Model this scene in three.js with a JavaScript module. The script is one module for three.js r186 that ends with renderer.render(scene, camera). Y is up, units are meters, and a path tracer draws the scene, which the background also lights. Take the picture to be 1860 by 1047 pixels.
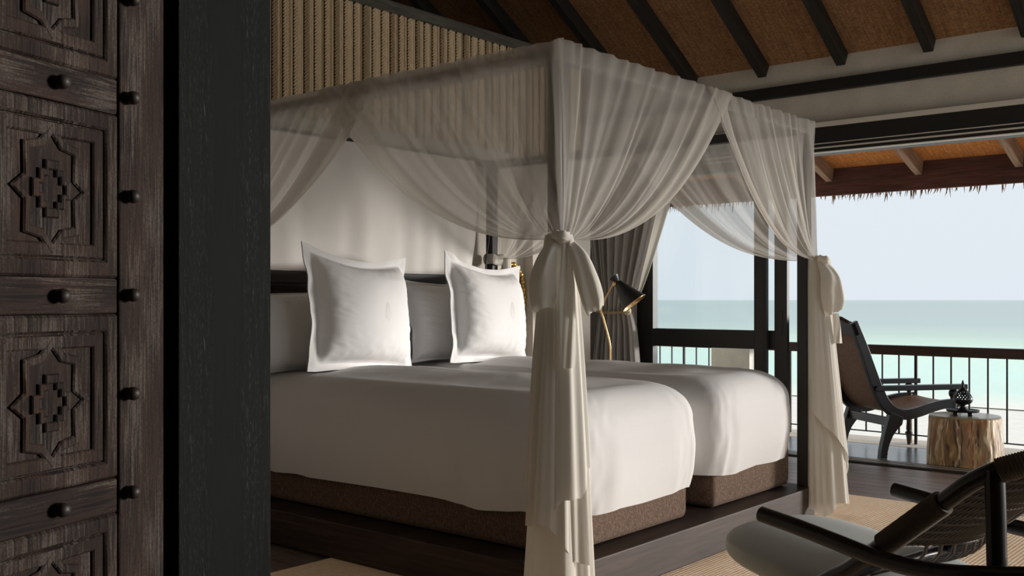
import * as THREE from 'three';
import { RoundedBoxGeometry } from 'three/addons/geometries/RoundedBoxGeometry.js';
import { mergeGeometries } from 'three/addons/utils/BufferGeometryUtils.js';
import { ImprovedNoise } from 'three/addons/math/ImprovedNoise.js';

/* ---------- camera, sky, sun, exposure ---------- */
const scene = new THREE.Scene();
const camera = new THREE.PerspectiveCamera(2 * Math.atan(545 / 1844) * 180 / Math.PI, 1860 / 1090, 0.05, 30000);
camera.position.set(0, 1.175, 0);
camera.rotation.y = -49.8 * Math.PI / 180;
camera.setViewOffset(1860, 1090, 0, 0, 1860, 1047);      // level camera, lens shifted a little
const renderer = new THREE.WebGLRenderer({ antialias: true });
renderer.toneMapping = THREE.LinearToneMapping;
renderer.toneMappingExposure = 1.07;
renderer.shadowMap.enabled = true;
renderer.shadowMap.type = THREE.PCFSoftShadowMap;

const SKY_W = 256, SKY_H = 128, skyData = new Float32Array(SKY_W * SKY_H * 4);
for (let j = 0; j < SKY_H; j++) {
  const e = Math.max(0, Math.sin(((j + 0.5) / SKY_H - 0.5) * Math.PI)), k = Math.pow(e, 0.6);
  for (let i = 0; i < SKY_W; i++) skyData.set([0.76 + 0.06 * k, 0.83 + 0.03 * k, 0.895 + 0.0 * k, 1], (j * SKY_W + i) * 4);
}
const skyTex = new THREE.DataTexture(skyData, SKY_W, SKY_H, THREE.RGBAFormat, THREE.FloatType);
skyTex.mapping = THREE.EquirectangularReflectionMapping; skyTex.magFilter = THREE.LinearFilter; skyTex.needsUpdate = true;
scene.background = skyTex;
const SKY_LIGHT = 0.93;
scene.backgroundIntensity = SKY_LIGHT;

const SUN_AZ = 48 * Math.PI / 180, SUN_EL = 5 * Math.PI / 180;       // low hazy sun over the sea, off to the right
const sun = new THREE.DirectionalLight(new THREE.Color(1.0, 0.95, 0.90), 3.7);
sun.position.set(Math.sin(SUN_AZ) * Math.cos(SUN_EL), Math.sin(SUN_EL), Math.cos(SUN_AZ) * Math.cos(SUN_EL)).multiplyScalar(20).add(new THREE.Vector3(4, 0.5, -2.5));
sun.target.position.set(4, 0.5, -2.5);
sun.castShadow = true; sun.shadow.radius = 22; sun.shadow.mapSize.set(2048, 2048);
Object.assign(sun.shadow.camera, { left: -9, right: 9, top: 7, bottom: -5, near: 1, far: 50 });
scene.add(sun, sun.target);

/* ---------- helpers ---------- */
const V = (x, y, z) => new THREE.Vector3(x, y, z);
let rs = 12345;
const rnd = () => { rs = (rs + 0x6d2b79f5) | 0; let t = Math.imul(rs ^ (rs >>> 15), 1 | rs); t = (t + Math.imul(t ^ (t >>> 7), 61 | t)) ^ t; return ((t ^ (t >>> 14)) >>> 0) / 4294967296; };
const rr = (a, b) => a + (b - a) * rnd();
const N3 = new ImprovedNoise(), noise = (x, y, z = 0) => N3.noise(x, y, z);
const clamp = (x, a = 0, b = 1) => Math.min(b, Math.max(a, x));
const lerp = (a, b, t) => a + (b - a) * t;
const sstep = (a, b, x) => { const t = clamp((x - a) / (b - a)); return t * t * (3 - 2 * t); };
const lin = (r, g, b) => new THREE.Color().setRGB(r, g, b);
const srgb = (r, g, b) => new THREE.Color(`rgb(${r},${g},${b})`);

// periodic value noise, for textures that repeat
const HASH = new Float32Array(65536); for (let i = 0; i < 65536; i++) HASH[i] = rnd();
function pn(x, y, px, py, s = 0) {
  const xi = Math.floor(x), yi = Math.floor(y), fx = x - xi, fy = y - yi, m = (a, n) => ((a % n) + n) % n;
  const h = (a, b) => HASH[(m(a, px) * 197 + m(b, py) * 5741 + s * 9176) & 65535];
  const u = fx * fx * (3 - 2 * fx), v = fy * fy * (3 - 2 * fy);
  return lerp(lerp(h(xi, yi), h(xi + 1, yi), u), lerp(h(xi, yi + 1), h(xi + 1, yi + 1), u), v);
}
function tex(w, h, fn, isColor = true) {
  const d = new Uint8Array(w * h * 4);
  for (let j = 0; j < h; j++) for (let i = 0; i < w; i++) {
    let c = fn(i / w, j / h); if (typeof c === 'number') c = [c, c, c];
    const o = (j * w + i) * 4;
    d[o] = clamp(c[0]) * 255; d[o + 1] = clamp(c[1]) * 255; d[o + 2] = clamp(c[2]) * 255; d[o + 3] = c[3] === undefined ? 255 : clamp(c[3]) * 255;
  }
  const t = new THREE.DataTexture(d, w, h, THREE.RGBAFormat);
  t.wrapS = t.wrapT = THREE.RepeatWrapping; t.magFilter = THREE.LinearFilter; t.minFilter = THREE.LinearMipmapLinearFilter; t.generateMipmaps = true;
  if (isColor) t.colorSpace = THREE.SRGBColorSpace;
  t.needsUpdate = true; return t;
}
const rep = (t, x, y) => { const c = t.clone(); c.repeat.set(x, y); c.needsUpdate = true; return c; };
const std = (o) => new THREE.MeshStandardMaterial({ roughness: 0.7, side: THREE.DoubleSide, ...o });
const phys = (o) => new THREE.MeshPhysicalMaterial({ roughness: 0.7, side: THREE.DoubleSide, ...o });
const mix3 = (a, b, t) => [lerp(a[0], b[0], t), lerp(a[1], b[1], t), lerp(a[2], b[2], t)];
const rgb = (r, g, b) => [r / 255, g / 255, b / 255];

const taken = {};
function numbered(name) { if (!(name in taken)) { taken[name] = 0; return name; } return name + '_' + String(++taken[name]).padStart(3, '0'); }
function shade(o) { o.castShadow = o.receiveShadow = true; return o; }
function thing(name, label, category, pos = [0, 0, 0], turn = 0, group) {
  const g = new THREE.Group(); g.name = numbered(name); g.position.set(...pos); g.rotation.y = turn;
  g.userData = { label, category }; if (group) g.userData.group = group;
  scene.add(g); return g;
}
function struct(name, label, geo, mat, category) {
  const g = geo ? shade(new THREE.Mesh(geo, mat)) : new THREE.Group(); g.name = name;
  g.userData = { kind: 'structure', label, category }; scene.add(g); return g;
}
function part(parent, name, geo, mat, label) {
  const m = shade(new THREE.Mesh(geo, mat)); m.name = name; if (label) m.userData.label = label;
  parent.add(m); return m;
}
// uv in metres from the dominant face direction; along = axis the grain follows ('x','y','z')
function metric(geo, along = 'y', shift = 0) {
  const g = geo.index ? geo.toNonIndexed() : geo, p = g.attributes.position, uv = new Float32Array(p.count * 2), a = V(), b = V(), c = V(), n = V();
  for (let i = 0; i < p.count; i += 3) {
    a.fromBufferAttribute(p, i); b.fromBufferAttribute(p, i + 1); c.fromBufferAttribute(p, i + 2);
    n.crossVectors(b.sub(a), c.sub(a)); const w = ['x', 'y', 'z'].map((k) => Math.abs(n[k]));
    const dom = w[0] >= w[1] && w[0] >= w[2] ? 'x' : w[1] >= w[2] ? 'y' : 'z';
    const rest = ['x', 'y', 'z'].filter((k) => k !== dom); let [e, f] = rest; if (f !== along) { if (e === along) [e, f] = [f, e]; }
    for (let k = 0; k < 3; k++) { c.fromBufferAttribute(p, i + k); uv[(i + k) * 2] = c[e] + shift; uv[(i + k) * 2 + 1] = c[f] + shift * 1.7; }
  }
  g.setAttribute('uv', new THREE.BufferAttribute(uv, 2)); return g;
}
function bx(x0, x1, y0, y1, z0, z1, along = 'y', r = 0.004, shift = 0) {
  const w = x1 - x0, h = y1 - y0, d = z1 - z0, rad = Math.min(r, w * 0.45, h * 0.45, d * 0.45);
  const g = rad > 0.0005 ? new RoundedBoxGeometry(w, h, d, 1, rad) : new THREE.BoxGeometry(w, h, d);
  g.translate((x0 + x1) / 2, (y0 + y1) / 2, (z0 + z1) / 2);
  return metric(g, along, shift);
}
function sheet(nu, nv, fn, su = 1, sv = 1) {
  const pos = [], uv = [], idx = [];
  for (let j = 0; j <= nv; j++) for (let i = 0; i <= nu; i++) { const p = fn(i / nu, j / nv); pos.push(p.x, p.y, p.z); uv.push(i / nu * su, j / nv * sv); }
  for (let j = 0; j < nv; j++) for (let i = 0; i < nu; i++) { const a = j * (nu + 1) + i, b = a + 1, c = a + nu + 1, d = c + 1; idx.push(a, c, b, b, c, d); }
  const g = new THREE.BufferGeometry(); g.setAttribute('position', new THREE.Float32BufferAttribute(pos, 3)); g.setAttribute('uv', new THREE.Float32BufferAttribute(uv, 2)); g.setIndex(idx); g.computeVertexNormals(); return g;
}
// a round (or flattened) rod along points; r may be a function of t
function rod(points, r, o = {}) {
  const curve = o.curve || new THREE.CatmullRomCurve3(points, !!o.closed, 'catmullrom', o.tension ?? 0.5), n = o.n || Math.max(4, points.length * 6), k = o.k || 12;
  const fr = curve.computeFrenetFrames(n, !!o.closed), pos = [], uv = [], idx = [], nor = [], len = curve.getLength(), fl = o.flat || [1, 1];
  for (let i = 0; i <= n; i++) {
    const t = i / n, c = curve.getPointAt(Math.min(1, t)), rad = typeof r === 'function' ? r(t) : r; let N = fr.normals[i], B = fr.binormals[i];
    if (o.up) { const T = fr.tangents[i]; B = V().crossVectors(T, o.up).normalize(); N = V().crossVectors(B, T).normalize(); }
    for (let j = 0; j <= k; j++) {
      const a = j / k * Math.PI * 2, cx = Math.cos(a) * fl[0], sy = Math.sin(a) * fl[1];
      pos.push(c.x + rad * (N.x * cx + B.x * sy), c.y + rad * (N.y * cx + B.y * sy), c.z + rad * (N.z * cx + B.z * sy)); uv.push(j / k * 0.12, t * len);
    }
  }
  const w = k + 1;
  for (let i = 0; i < n; i++) for (let j = 0; j < k; j++) { const a = i * w + j; idx.push(a, a + 1, a + w, a + 1, a + w + 1, a + w); }
  if (!o.closed && !o.open) for (const [row, flip] of [[0, 1], [n, 0]]) {
    const c = curve.getPointAt(row ? 1 : 0), at = pos.length / 3; pos.push(c.x, c.y, c.z); uv.push(0.06, row ? len : 0);
    for (let j = 0; j <= k; j++) { const q = (row * w + j) * 3; pos.push(pos[q], pos[q + 1], pos[q + 2]); uv.push(0.06 + 0.03 * Math.cos(j), 0.03 * Math.sin(j)); }
    for (let j = 0; j < k; j++) flip ? idx.push(at, at + 2 + j, at + 1 + j) : idx.push(at, at + 1 + j, at + 2 + j);
  }
  const g = new THREE.BufferGeometry(); g.setAttribute('position', new THREE.Float32BufferAttribute(pos, 3)); g.setAttribute('uv', new THREE.Float32BufferAttribute(uv, 2)); g.setIndex(idx); g.computeVertexNormals(); return g;
}
function lathe(pts, k = 24, at = [0, 0, 0]) { const g = new THREE.LatheGeometry(pts.map((p) => new THREE.Vector2(p[0], p[1])), k); g.translate(...at); return g; }
function extrude(shape, depth, bevel = 0.002, o = {}) { return new THREE.ExtrudeGeometry(shape, { depth, bevelEnabled: bevel > 0, bevelSize: bevel, bevelThickness: bevel, bevelSegments: o.seg || 1, curveSegments: o.curve || 8 }); }
function poly(pts, holes = []) { const s = new THREE.Shape(pts.map((p) => new THREE.Vector2(p[0], p[1]))); for (const h of holes) s.holes.push(new THREE.Path(h.map((p) => new THREE.Vector2(p[0], p[1])))); return s; }

/* ---------- textures ---------- */
// dark polished wood, grain along v (1 m tile)
const tWood = tex(512, 1024, (u, v) => {
  const f = pn(u * 90, v * 6, 90, 6, 1), g = pn(u * 24, v * 3, 24, 3, 2), s = pn(u * 220, v * 20, 220, 20, 3), k = 0.62 + 0.22 * f + 0.2 * g - 0.12 * s;
  return [k, k * 0.97, k * 0.94];
});
const tGrain = tex(256, 512, (u, v) => 0.55 * pn(u * 120, v * 8, 120, 8, 4) + 0.45 * pn(u * 40, v * 4, 40, 4, 5), false);
// weathered carved door: brown wood with pale worn streaks in the grain
const tDoor = tex(1024, 1024, (u, v) => {
  const q = v; v = v + 0.5 * pn(u * 85, 0, 85, 1, 41) + 0.3 * pn(u * 21, 0, 21, 1, 42);
  const base = mix3(rgb(70, 54, 46), rgb(112, 86, 72), pn(u * 14, q * 4, 14, 4, 6)), fine = pn(u * 230, v * 22, 230, 22, 7), mid = pn(u * 90, v * 12, 90, 12, 8), big = pn(u * 9, q * 6, 9, 6, 9), speck = pn(u * 250, q * 200, 250, 200, 44);
  const worn = sstep(0.5, 0.92, 0.34 * fine + 0.2 * mid + 0.52 * big + 0.12 * speck), dark = sstep(0.55, 0.95, 0.6 * pn(u * 150, v * 12, 150, 12, 10) + 0.45 * pn(u * 8, q * 9, 8, 9, 45));
  let c = mix3(base, rgb(178, 168, 158), worn * 0.8); c = mix3(c, rgb(36, 29, 26), dark * 0.8); const k = 0.9 + 0.2 * speck; return [c[0] * k, c[1] * k, c[2] * k];
});
const tDoorBump = tex(512, 512, (u, v) => 0.5 * pn(u * 110, v * 8, 110, 8, 7) + 0.5 * pn(u * 40, v * 6, 40, 6, 10), false);
// near-black painted frame with fine scratches down the grain
const tJamb = tex(512, 1024, (u, v) => {
  v = v + 0.7 * pn(u * 75, 0, 75, 1, 43);
  const b = 0.10 + 0.03 * pn(u * 60, v * 5, 60, 5, 11), w = sstep(0.66, 1.0, pn(u * 170, v * 60, 170, 60, 12) * 0.66 + 0.36 * pn(u * 6, v * 4, 6, 4, 13));
  return mix3([b * 0.92, b * 1.02, b * 0.99], [0.36, 0.38, 0.37], w * 0.8);
});
// plain weave cloth (8 cm tile)
const weave = (n, s) => tex(256, 256, (u, v) => { const a = Math.sin(u * n * Math.PI * 2), b = Math.sin(v * n * Math.PI * 2); return 0.5 + 0.25 * a * (0.7 + 0.6 * pn(u * n, v * 6, n, 6, s)) + 0.25 * b * (0.7 + 0.6 * pn(u * 6, v * n, 6, n, s + 1)); }, false);
const tLinen = weave(40, 14), tCloth = weave(24, 16);
const tTweed = tex(512, 512, (u, v) => {
  const th = pn(u * 128, v * 24, 128, 24, 18), h = pn(u * 30, v * 128, 30, 128, 19), f = pn(u * 128, v * 128, 128, 128, 20), k = 0.45 * th + 0.3 * h + 0.3 * f;
  return mix3(rgb(76, 64, 55), rgb(138, 120, 105), clamp((k - 0.3) * 1.7));
});
// chunky jute rug: crossing cords, 24 cm tile
const tJute = tex(512, 512, (u, v) => {
  const n = 20, row = Math.floor(v * n), cu = Math.abs(Math.sin((u * n * 1.5 + (row % 2) * 0.5) * Math.PI)), cv = Math.abs(Math.sin(v * n * Math.PI)), h = 0.35 + 0.65 * Math.pow(cu, 0.5) * Math.pow(cv, 0.6);
  const tone = pn(u * 30, row, 30, n, 21), fib = pn(u * 200, v * 60, 200, 60, 22);
  return mix3(mix3(rgb(198, 164, 128), rgb(246, 224, 194), clamp(h * 0.9 + 0.15 * fib)), rgb(246, 238, 224), 0.45 * sstep(0.55, 0.8, tone));
});
const tJuteB = tex(512, 512, (u, v) => { const n = 20, row = Math.floor(v * n), cu = Math.abs(Math.sin((u * n * 1.5 + (row % 2) * 0.5) * Math.PI)), cv = Math.abs(Math.sin(v * n * Math.PI)); return Math.pow(cu, 0.5) * Math.pow(cv, 0.6); }, false);
// fine woven palm matting under the roof
const tMat = tex(512, 512, (u, v) => {
  const a = pn(u * 64, v * 160, 64, 160, 23), b = pn(u * 160, v * 10, 160, 10, 24), c = Math.sin(v * 80 * Math.PI * 2) * 0.5 + 0.5;
  return mix3(rgb(112, 74, 44), rgb(206, 154, 100), clamp(0.45 * a + 0.35 * b + 0.25 * c - 0.05));
});
// chevron cane weave, 20 cm tile
const caneH = (u, v) => { const n = 16, uu = Math.abs(u - 0.5) * 2, d = (uu * 0.5 + v) * n, r = d - Math.floor(d); return Math.pow(Math.sin(r * Math.PI), 0.5) * (0.75 + 0.25 * Math.abs(Math.sin(u * 40 * Math.PI))); };
const tCane = tex(512, 512, (u, v) => mix3(rgb(52, 36, 25), rgb(168, 126, 94), clamp(caneH(u, v) * (0.7 + 0.4 * pn(u * 40, v * 40, 40, 40, 25)))));
const tCaneB = tex(512, 512, (u, v) => caneH(u, v), false);
// plaster
const tPlaster = tex(512, 512, (u, v) => 0.90 + 0.06 * pn(u * 9, v * 9, 9, 9, 26) + 0.04 * pn(u * 120, v * 120, 120, 120, 27));
// petrified-looking wood stump, u right round, v up
const tStump = tex(1024, 512, (u, v) => {
  const w = u + 0.012 * (pn(u * 20, v * 5, 20, 5, 28) - 0.5), a = pn(w * 62, v * 3, 62, 3, 29), b = pn(w * 210, v * 7, 210, 7, 30), c = pn(w * 16, v * 2, 16, 2, 31), d = pn(w * 90, v * 2, 90, 2, 32);
  let k = mix3(rgb(150, 120, 84), rgb(232, 212, 178), sstep(0.38, 0.62, a * 0.5 + b * 0.5));
  k = mix3(k, rgb(164, 102, 54), sstep(0.56, 0.72, 0.7 * c + 0.3 * b) * 0.8); k = mix3(k, rgb(70, 50, 36), sstep(0.68, 0.86, 0.75 * d + 0.3 * b) * 0.85); k = mix3(k, rgb(200, 164, 110), sstep(0.6, 0.75, pn(w * 30, v * 3, 30, 3, 33)) * 0.5); return k;
});
const tStumpB = tex(512, 512, (u, v) => 0.6 * pn(u * 46, v * 2.2, 46, 3, 29) + 0.4 * pn(u * 150, v * 6, 150, 6, 30), false);
const tSand = tex(256, 256, (u, v) => 0.92 + 0.04 * pn(u * 12, v * 12, 12, 12, 34) + 0.04 * pn(u * 120, v * 120, 120, 120, 35));
const tRipple = tex(512, 512, (u, v) => 0.5 * pn(u * 10, v * 30, 10, 30, 36) + 0.3 * pn(u * 24, v * 70, 24, 70, 37) + 0.2 * pn(u * 60, v * 160, 60, 160, 38), false);
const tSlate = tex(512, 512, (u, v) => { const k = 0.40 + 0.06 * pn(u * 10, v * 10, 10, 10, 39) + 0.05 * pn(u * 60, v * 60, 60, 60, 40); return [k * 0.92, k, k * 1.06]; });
// pierced pattern of the lantern body (alpha = metal)
const tPierce = (() => {
  const pts = []; for (let i = 0; i < 20; i++) for (let j = 0; j < 10; j++) pts.push([(i + (j % 2) * 0.5 + rr(-0.18, 0.18)) / 20, (j + 0.5 + rr(-0.18, 0.18)) / 10]);
  return tex(512, 256, (u, v) => {
    let d1 = 9, d2 = 9; for (const p of pts) { let dx = Math.abs(u - p[0]); dx = Math.min(dx, 1 - dx) * 20; const dy = (v - p[1]) * 10, d = Math.hypot(dx, dy); if (d < d1) { d2 = d1; d1 = d; } else if (d < d2) d2 = d; }
    const metal = v < 0.2 || v > 0.75 || d2 - d1 < 0.46; return [1, 1, 1, metal ? 1 : 0];
  });
})();

/* ---------- materials ---------- */
const M = {
  floor: phys({ map: tWood, color: lin(0.40, 0.32, 0.29), roughness: 0.36, bumpMap: tGrain, bumpScale: 0.0006 }),
  floor2: phys({ map: tWood, color: lin(0.35, 0.28, 0.252), roughness: 0.38, bumpMap: tGrain, bumpScale: 0.0006 }),
  darkWood: phys({ map: tWood, color: lin(0.055, 0.042, 0.036), roughness: 0.42 }),
  bedWood: phys({ map: tWood, color: lin(0.075, 0.05, 0.04), roughness: 0.5, specularIntensity: 0.6 }),
  black: std({ color: lin(0.016, 0.016, 0.015), roughness: 0.5 }),
  post: std({ color: lin(0.03, 0.029, 0.028), roughness: 0.55 }),
  door: phys({ map: rep(tDoor, 2.3, 1.7), bumpMap: rep(tDoorBump, 2.3, 1.7), bumpScale: 0.002, roughness: 0.8, specularIntensity: 0.4, color: lin(0.21, 0.20, 0.195) }),
  stud: std({ color: lin(0.035, 0.028, 0.024), roughness: 0.5, metalness: 0.4 }),
  jamb: phys({ map: rep(tJamb, 3, 2.2), color: lin(0.62, 0.64, 0.63), roughness: 0.8, specularIntensity: 0.35 }),
  vestibule: std({ color: lin(0.12, 0.105, 0.09), roughness: 0.9 }),
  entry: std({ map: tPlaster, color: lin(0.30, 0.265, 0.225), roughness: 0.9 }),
  plaster: std({ map: tPlaster, color: lin(0.66, 0.61, 0.54), roughness: 0.95 }),
  cream: std({ map: tPlaster, color: lin(0.74, 0.69, 0.60), roughness: 0.95 }),
  ledge: std({ color: lin(0.78, 0.74, 0.66), roughness: 0.6 }),
  alu: std({ color: lin(0.8, 0.76, 0.66), roughness: 0.3, metalness: 0.6 }),
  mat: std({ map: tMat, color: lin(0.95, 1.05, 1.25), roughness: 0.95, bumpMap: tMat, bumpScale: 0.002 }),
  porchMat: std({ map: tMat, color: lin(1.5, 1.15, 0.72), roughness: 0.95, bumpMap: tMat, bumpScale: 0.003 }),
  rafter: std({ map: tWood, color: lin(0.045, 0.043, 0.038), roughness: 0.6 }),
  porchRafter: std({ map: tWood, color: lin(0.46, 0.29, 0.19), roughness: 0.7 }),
  fascia: std({ map: tWood, color: lin(0.20, 0.085, 0.07), roughness: 0.7 }),
  straw: std({ color: lin(0.25, 0.16, 0.08), roughness: 0.9 }),
  rope: std({ color: lin(0.84, 0.67, 0.45), roughness: 0.9 }),
  ropeDark: std({ color: lin(0.52, 0.39, 0.24), roughness: 0.9 }),
  ropeBack: std({ color: lin(0.24, 0.17, 0.10), roughness: 0.95 }),
  board: std({ map: tWood, color: lin(0.17, 0.17, 0.15), roughness: 0.6 }),
  linen: std({ color: lin(0.87, 0.83, 0.77), bumpMap: rep(tLinen, 12, 12), bumpScale: 0.0006, roughness: 0.95 }),
  white: std({ color: lin(0.85, 0.835, 0.82), roughness: 0.85, bumpMap: rep(tLinen, 14, 14), bumpScale: 0.0002 }),
  duvet: std({ color: lin(0.71, 0.697, 0.683), roughness: 0.85, bumpMap: rep(tLinen, 14, 14), bumpScale: 0.0002 }),
  thread: std({ color: lin(0.92, 0.90, 0.87), roughness: 0.6 }),
  tweed: std({ map: rep(tTweed, 4.5, 4.5), color: lin(1.05, 0.92, 0.82), bumpMap: rep(tTweed, 4.5, 4.5), bumpScale: 0.002, roughness: 0.95 }),
  sheer: phys({ color: lin(0.78, 0.74, 0.68), roughness: 1, transmission: 0.5, thickness: 0, specularIntensity: 0.2, transparent: true, opacity: 0.62, bumpMap: rep(tLinen, 10, 10), bumpScale: 0.0003 }),
  sheerTail: phys({ color: lin(0.80, 0.76, 0.68), roughness: 1, transmission: 0.16, thickness: 0, specularIntensity: 0.2, transparent: true, opacity: 0.95, bumpMap: rep(tLinen, 10, 10), bumpScale: 0.0001 }),
  bow: phys({ color: lin(0.80, 0.76, 0.68), roughness: 1, transmission: 0.16, thickness: 0, specularIntensity: 0.2 }),
  jute: std({ map: rep(tJute, 1 / 0.36, 1 / 0.36), bumpMap: rep(tJuteB, 1 / 0.36, 1 / 0.36), bumpScale: 0.003, roughness: 0.95, color: lin(1.5, 1.46, 1.42) }),
  greyCurtain: phys({ color: lin(0.58, 0.54, 0.50), roughness: 0.8, sheen: 0.4, sheenRoughness: 0.5, sheenColor: lin(0.5, 0.48, 0.45), bumpMap: rep(tCloth, 10, 10), bumpScale: 0.0004 }),
  lining: phys({ color: lin(0.75, 0.70, 0.62), roughness: 1, transmission: 0.5, thickness: 0, specularIntensity: 0.2 }),
  brass: std({ color: lin(0.78, 0.52, 0.25), metalness: 1, roughness: 0.28 }),
  lampBlack: std({ color: lin(0.028, 0.028, 0.028), roughness: 0.4, metalness: 0.3 }),
  glass: phys({ color: lin(0.99, 1, 1), roughness: 0.02, transmission: 1, thickness: 0, ior: 1.5, specularIntensity: 0.5 }),
  frame: std({ color: lin(0.022, 0.021, 0.02), roughness: 0.45 }),
  cane: std({ map: tCane, color: lin(1.25, 1.25, 1.15), bumpMap: tCaneB, bumpScale: 0.003, roughness: 0.55 }),
  chairBlack: std({ color: lin(0.018, 0.018, 0.019), roughness: 0.32 }),
  rodBlack: phys({ color: lin(0.014, 0.012, 0.011), roughness: 0.33 }),
  wrap: std({ color: lin(0.115, 0.085, 0.062), roughness: 0.7 }),
  netRope: std({ color: lin(0.05, 0.04, 0.032), roughness: 0.45 }),
  cushion: std({ color: lin(0.62, 0.66, 0.64), roughness: 0.95 }),
  stump: std({ map: tStump, color: lin(1.15, 1.12, 1.08), bumpMap: tStumpB, bumpScale: 0.008, roughness: 0.5 }),
  stumpTop: std({ color: lin(0.42, 0.38, 0.24), roughness: 0.25 }),
  iron: std({ color: lin(0.03, 0.033, 0.035), roughness: 0.38, metalness: 0.5 }),
  pierced: std({ map: tPierce, alphaTest: 0.5, color: lin(0.03, 0.033, 0.035), roughness: 0.38, metalness: 0.5 }),
  railWood: std({ map: tWood, color: lin(0.10, 0.055, 0.045), roughness: 0.5 }),
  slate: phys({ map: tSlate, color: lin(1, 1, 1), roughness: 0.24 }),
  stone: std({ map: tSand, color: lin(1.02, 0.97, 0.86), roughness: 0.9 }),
  sand: std({ map: rep(tSand, 0.5, 0.5), color: lin(1.06, 1.02, 0.92), roughness: 1 }),
  gilt: std({ color: lin(0.55, 0.36, 0.10), metalness: 0.9, roughness: 0.35 }),
  mirror: std({ color: lin(0.30, 0.32, 0.33), metalness: 1, roughness: 0.08 }),
};

/* ---------- outside: sand, sea ---------- */
{
  const g = new THREE.PlaneGeometry(60, 420); g.rotateX(-Math.PI / 2);
  const p = g.attributes.position, uv = g.attributes.uv; for (let i = 0; i < p.count; i++) uv.setXY(i, p.getX(i), p.getZ(i));
  g.translate(20, -2.86, 0); struct('beach', 'pale sunlit sand below the balcony', g, M.sand, 'beach');
  const stops = [[40, 244, 248, 238], [47, 218, 247, 237], [58, 216, 249, 239], [80, 220, 248, 234], [96, 206, 234, 220], [120, 194, 217, 210], [170, 186, 206, 206], [320, 184, 203, 204], [700, 182, 202, 203], [2500, 186, 205, 207], [22000, 200, 214, 218]];
  const nz = 8, pos = [], col = [], uvs = [], idx = [];
  stops.forEach((s, i) => { const c = srgb(s[1], s[2], s[3]); for (let k = 0; k <= nz; k++) { const reach = Math.max(300, s[0] * 3); pos.push(s[0], -2.82, (k / nz * 2 - 1) * reach); col.push(c.r, c.g, c.b); uvs.push(s[0] / 40, (k / nz * 2 - 1) * reach / 40); } });
  for (let i = 0; i < stops.length - 1; i++) for (let k = 0; k < nz; k++) { const a = i * (nz + 1) + k; idx.push(a, a + 1, a + nz + 1, a + 1, a + nz + 2, a + nz + 1); }
  const sg = new THREE.BufferGeometry(); sg.setAttribute('position', new THREE.Float32BufferAttribute(pos, 3)); sg.setAttribute('color', new THREE.Float32BufferAttribute(col, 3)); sg.setAttribute('uv', new THREE.Float32BufferAttribute(uvs, 2)); sg.setIndex(idx); sg.computeVertexNormals();
  struct('sea', 'calm turquoise sea turning grey blue toward the horizon', sg, std({ vertexColors: true, roughness: 0.9, bumpMap: tRipple, bumpScale: 0.03, color: lin(1.12, 1.06, 1.04) }), 'sea');
}

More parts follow.
